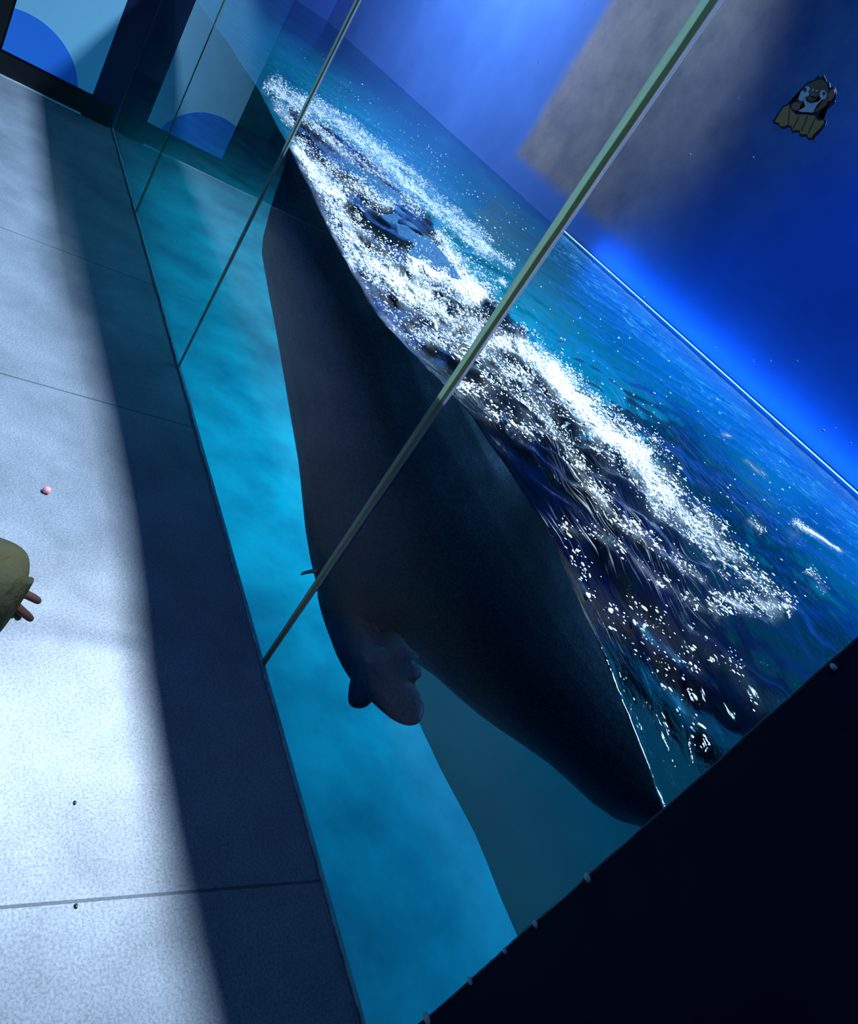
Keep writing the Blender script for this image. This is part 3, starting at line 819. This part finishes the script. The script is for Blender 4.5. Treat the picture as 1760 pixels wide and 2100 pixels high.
# ------------------------------------------------------------------ the small visitor whose cuff and fingers reach into view
def skin_mesh(name, verts, edges, radii, root, m, parent=None, sub=2):
    me = bpy.data.meshes.new(name); me.from_pydata([tuple(map(float, q)) for q in verts], edges, []); me.update()
    o = link(name, me, m, parent)
    md = o.modifiers.new('k', 'SKIN'); md.use_smooth_shade = True
    for i, r in enumerate(radii):
        rr = r if isinstance(r, (tuple, list)) else (r, r)
        me.skin_vertices[0].data[i].radius = rr
        me.skin_vertices[0].data[i].use_root = (i == root)
    sb = o.modifiers.new('s', 'SUBSURF'); sb.levels = sub; sb.render_levels = sub
    apply_mods(o)
    if not o.data.materials: o.data.materials.append(m)
    for q in o.data.polygons: q.use_smooth = True
    return o

def child():
    t = bpy.data.objects.new('person', None); col.objects.link(t); t.location = (-0.86, -1.20, 0)
    tag(t, 'small person in an olive jacket, only the cuff and fingertips in view', 'person')
    M_skin = mat('skin', (0.52, 0.30, 0.21), (0.46, 0.25, 0.17), 0.5, 20)
    M_jack = mat('olive_cloth', (0.34, 0.33, 0.15), (0.26, 0.26, 0.12), 0.85, 12, 1.0, 30)
    O = np.array([-0.86, -1.20, 0.0])
    D_ = 1.06
    w = lambda px, py, dd=D_: at_dist(px, py, dd) - O
    wrist = w(2, 1212); palm = w(24, 1222)
    sh = np.array([0.02, 0.02, 0.73])
    elbow = 0.5 * (sh + wrist) + np.array([0.01, 0, -0.05])
    V = [(0, 0, 0.44), (0, 0, 0.58), (0, 0, 0.73), (0, 0.0, 0.79), (0, 0.01, 0.85), (0, 0.015, 0.93)]
    E_ = [(0, 1), (1, 2), (2, 3), (3, 4), (4, 5)]; Rr = [0.085, 0.085, 0.085, 0.034, 0.062, 0.062]
    def chain(start, pts, rad):
        p_ = start
        for q, r in zip(pts, rad):
            V.append(tuple(q)); Rr.append(r); E_.append((p_, len(V) - 1)); p_ = len(V) - 1
        return p_
    for s in (-1, 1):
        chain(0, [(s * 0.05, 0, 0.40), (s * 0.055, 0.01, 0.22), (s * 0.055, 0, 0.06), (s * 0.055, 0.07, 0.03)], [0.06, 0.043, 0.03, 0.026])
    chain(2, [(-0.10, 0.0, 0.73), (-0.14, 0.0, 0.58), (-0.14, 0.03, 0.46), (-0.14, 0.04, 0.40)], [0.04, 0.03, 0.023, 0.022])
    wr = chain(2, [sh + np.array([0.07, 0, 0]), elbow + np.array([0.04, 0, 0]), wrist], [0.04, 0.029, 0.017])
    pm = chain(wr, [palm], [0.017])
    body = skin_mesh('body', V, E_, Rr, 0, M_skin, t)
    # right hand: five separate fingers joined to the same body mesh
    fing = [([(34, 1212), (58, 1221), (75, 1230), (83, 1236)], 0.0056), ([(28, 1238), (45, 1254), (59, 1265), (67, 1273)], 0.0056),
            ([(22, 1240), (34, 1258), (38, 1266), (34, 1270)], 0.0050), ([(16, 1238), (22, 1254), (26, 1262), (22, 1266)], 0.0046),
            ([(24, 1203), (36, 1198), (44, 1202), (48, 1207)], 0.0056)]
    parts = [body]
    for i, (pp, r) in enumerate(fing):
        q = [w(a, b_, D_ + 0.004 * j + (0.012 if i in (2, 3) else 0)) for j, (a, b_) in enumerate(pp)]
        parts.append(skin_mesh('finger', [palm] + q, [(0, 1), (1, 2), (2, 3), (3, 4)], [r * 1.1, r * 1.05, r, r * 0.92, r * 0.7], 0, M_skin, t))
    bm = bmesh.new()
    for q in parts: bm.from_mesh(q.data)
    me = bpy.data.meshes.new('body'); bm.to_mesh(me); bm.free()
    me.materials.append(M_skin)
    for q in parts[1:]: bpy.data.objects.remove(q)
    body.data = me
    for q in me.polygons: q.use_smooth = True
    # face
    M_eye = mat('dark_eye', (0.02, 0.015, 0.01), rough=0.2)
    for s in (-1, 1):
        bm = bmesh.new(); bmesh.ops.create_uvsphere(bm, u_segments=12, v_segments=8, radius=0.008)
        o = obj('eye', bm, M_eye, t, True); o.location = (s * 0.026, 0.072, 0.905)
    # jacket: torso and two sleeves, hem and cuffs open
    n = 28
    def tube(bm, pts, radii, m_=n, wr_=0.0, sd=0):
        pts = [np.array(q, float) for q in pts]; L = []
        for i, (c_, r) in enumerate(zip(pts, radii)):
            d = pts[min(i + 1, len(pts) - 1)] - pts[max(i - 1, 0)]; d /= np.linalg.norm(d)
            a_ = np.cross(d, [0.3, 0, 1.0]) if abs(d[2]) < 0.9 else np.cross(d, [0, 1, 0])
            a_ /= np.linalg.norm(a_); b_ = np.cross(d, a_)
            rr = r if isinstance(r, tuple) else (r, r)
            L.append([bm.verts.new((c_ + (rr[0] * a_ * math.cos(q) + rr[1] * b_ * math.sin(q)) * (1 + wr_ * noise.noise(Vector((c_[0] * 30 + sd, c_[1] * 30 + math.cos(q) * 2, c_[2] * 30 + math.sin(q) * 2))))).tolist()) for q in [2 * math.pi * e / m_ for e in range(m_)]])
        for a_, b_ in zip(L[:-1], L[1:]):
            for e in range(m_): bm.faces.new((a_[e], a_[(e + 1) % m_], b_[(e + 1) % m_], b_[e]))
        return L
    bm = bmesh.new()
    L = tube(bm, [(0, 0, 0.36), (0, 0, 0.42), (0, 0, 0.52), (0, 0, 0.62), (0, 0, 0.70), (0, 0, 0.75), (0, 0, 0.78)],
             [(0.115, 0.135), (0.118, 0.138), (0.112, 0.132), (0.108, 0.13), (0.098, 0.125), (0.07, 0.085), (0.042, 0.046)], n, 0.05)
    tube(bm, [(-0.06, 0, 0.73), (-0.115, 0, 0.70), (-0.15, 0, 0.58), (-0.15, 0.02, 0.46), (-0.15, 0.03, 0.42)], [0.06, 0.056, 0.046, 0.04, 0.036], n, 0.10, 3)
    # raised sleeve ends at the pixels of the cuff
    a1, a2, a3 = w(-150, 1170), w(-60, 1205), w(-10, 1214)
    cf, c2_, c3_, c4_ = w(14, 1216), w(38, 1223), w(47, 1227), w(30, 1218)
    tube(bm, [sh + np.array([0.05, 0, 0]), 0.5 * (sh + np.array([0.06, 0, 0]) + a1), a1, a2, a3, cf, c2_, c3_, c4_],
         [0.06, 0.062, 0.064, 0.064, 0.058, 0.053, 0.043, 0.030, 0.022], n, 0.13, 7)
    bmesh.ops.recalc_face_normals(bm, faces=bm.faces)
    o = obj('jacket', bm, M_jack, t, True)
    sb = o.modifiers.new('s', 'SUBSURF'); sb.levels = 2; sb.render_levels = 2; apply_mods(o)
    bm = bmesh.new()
    for s in (-1, 1):
        tube(bm, [(s * 0.045, 0, 0.46), (s * 0.052, 0, 0.36), (s * 0.055, 0.01, 0.22), (s * 0.055, 0, 0.07)], [0.075, 0.068, 0.055, 0.045], 18, 0.05, s)
    obj('trousers', bm, mat('dark_trousers', (0.03, 0.05, 0.07)), t, True)
    for s in (-1, 1):
        bm = bmesh.new(); bmesh.ops.create_uvsphere(bm, u_segments=18, v_segments=10, radius=1)
        for q in bm.verts: q.co = Vector((q.co.x * 0.036, q.co.y * 0.075, max(-0.7, q.co.z) * 0.045))
        o = obj('shoe', bm, mat('dark_shoe', (0.04, 0.04, 0.05)), t, True); o.location = (s * 0.055, 0.03, 0.0318)
    bm = bmesh.new(); bmesh.ops.create_uvsphere(bm, u_segments=24, v_segments=16, radius=1)
    for q in bm.verts: q.co = Vector((q.co.x * 0.083, q.co.y * 0.086 - 0.004, q.co.z * 0.085))
    bmesh.ops.delete(bm, geom=[q for q in bm.verts if q.co.z < -0.02 and q.co.y > -0.03 or (q.co.y > 0.045 and q.co.z < 0.03)], context='VERTS')
    o = obj('hair', bm, mat('dark_hair', (0.02, 0.015, 0.012), rough=0.5), t, True); o.location = (0, 0.005, 0.915)
child()
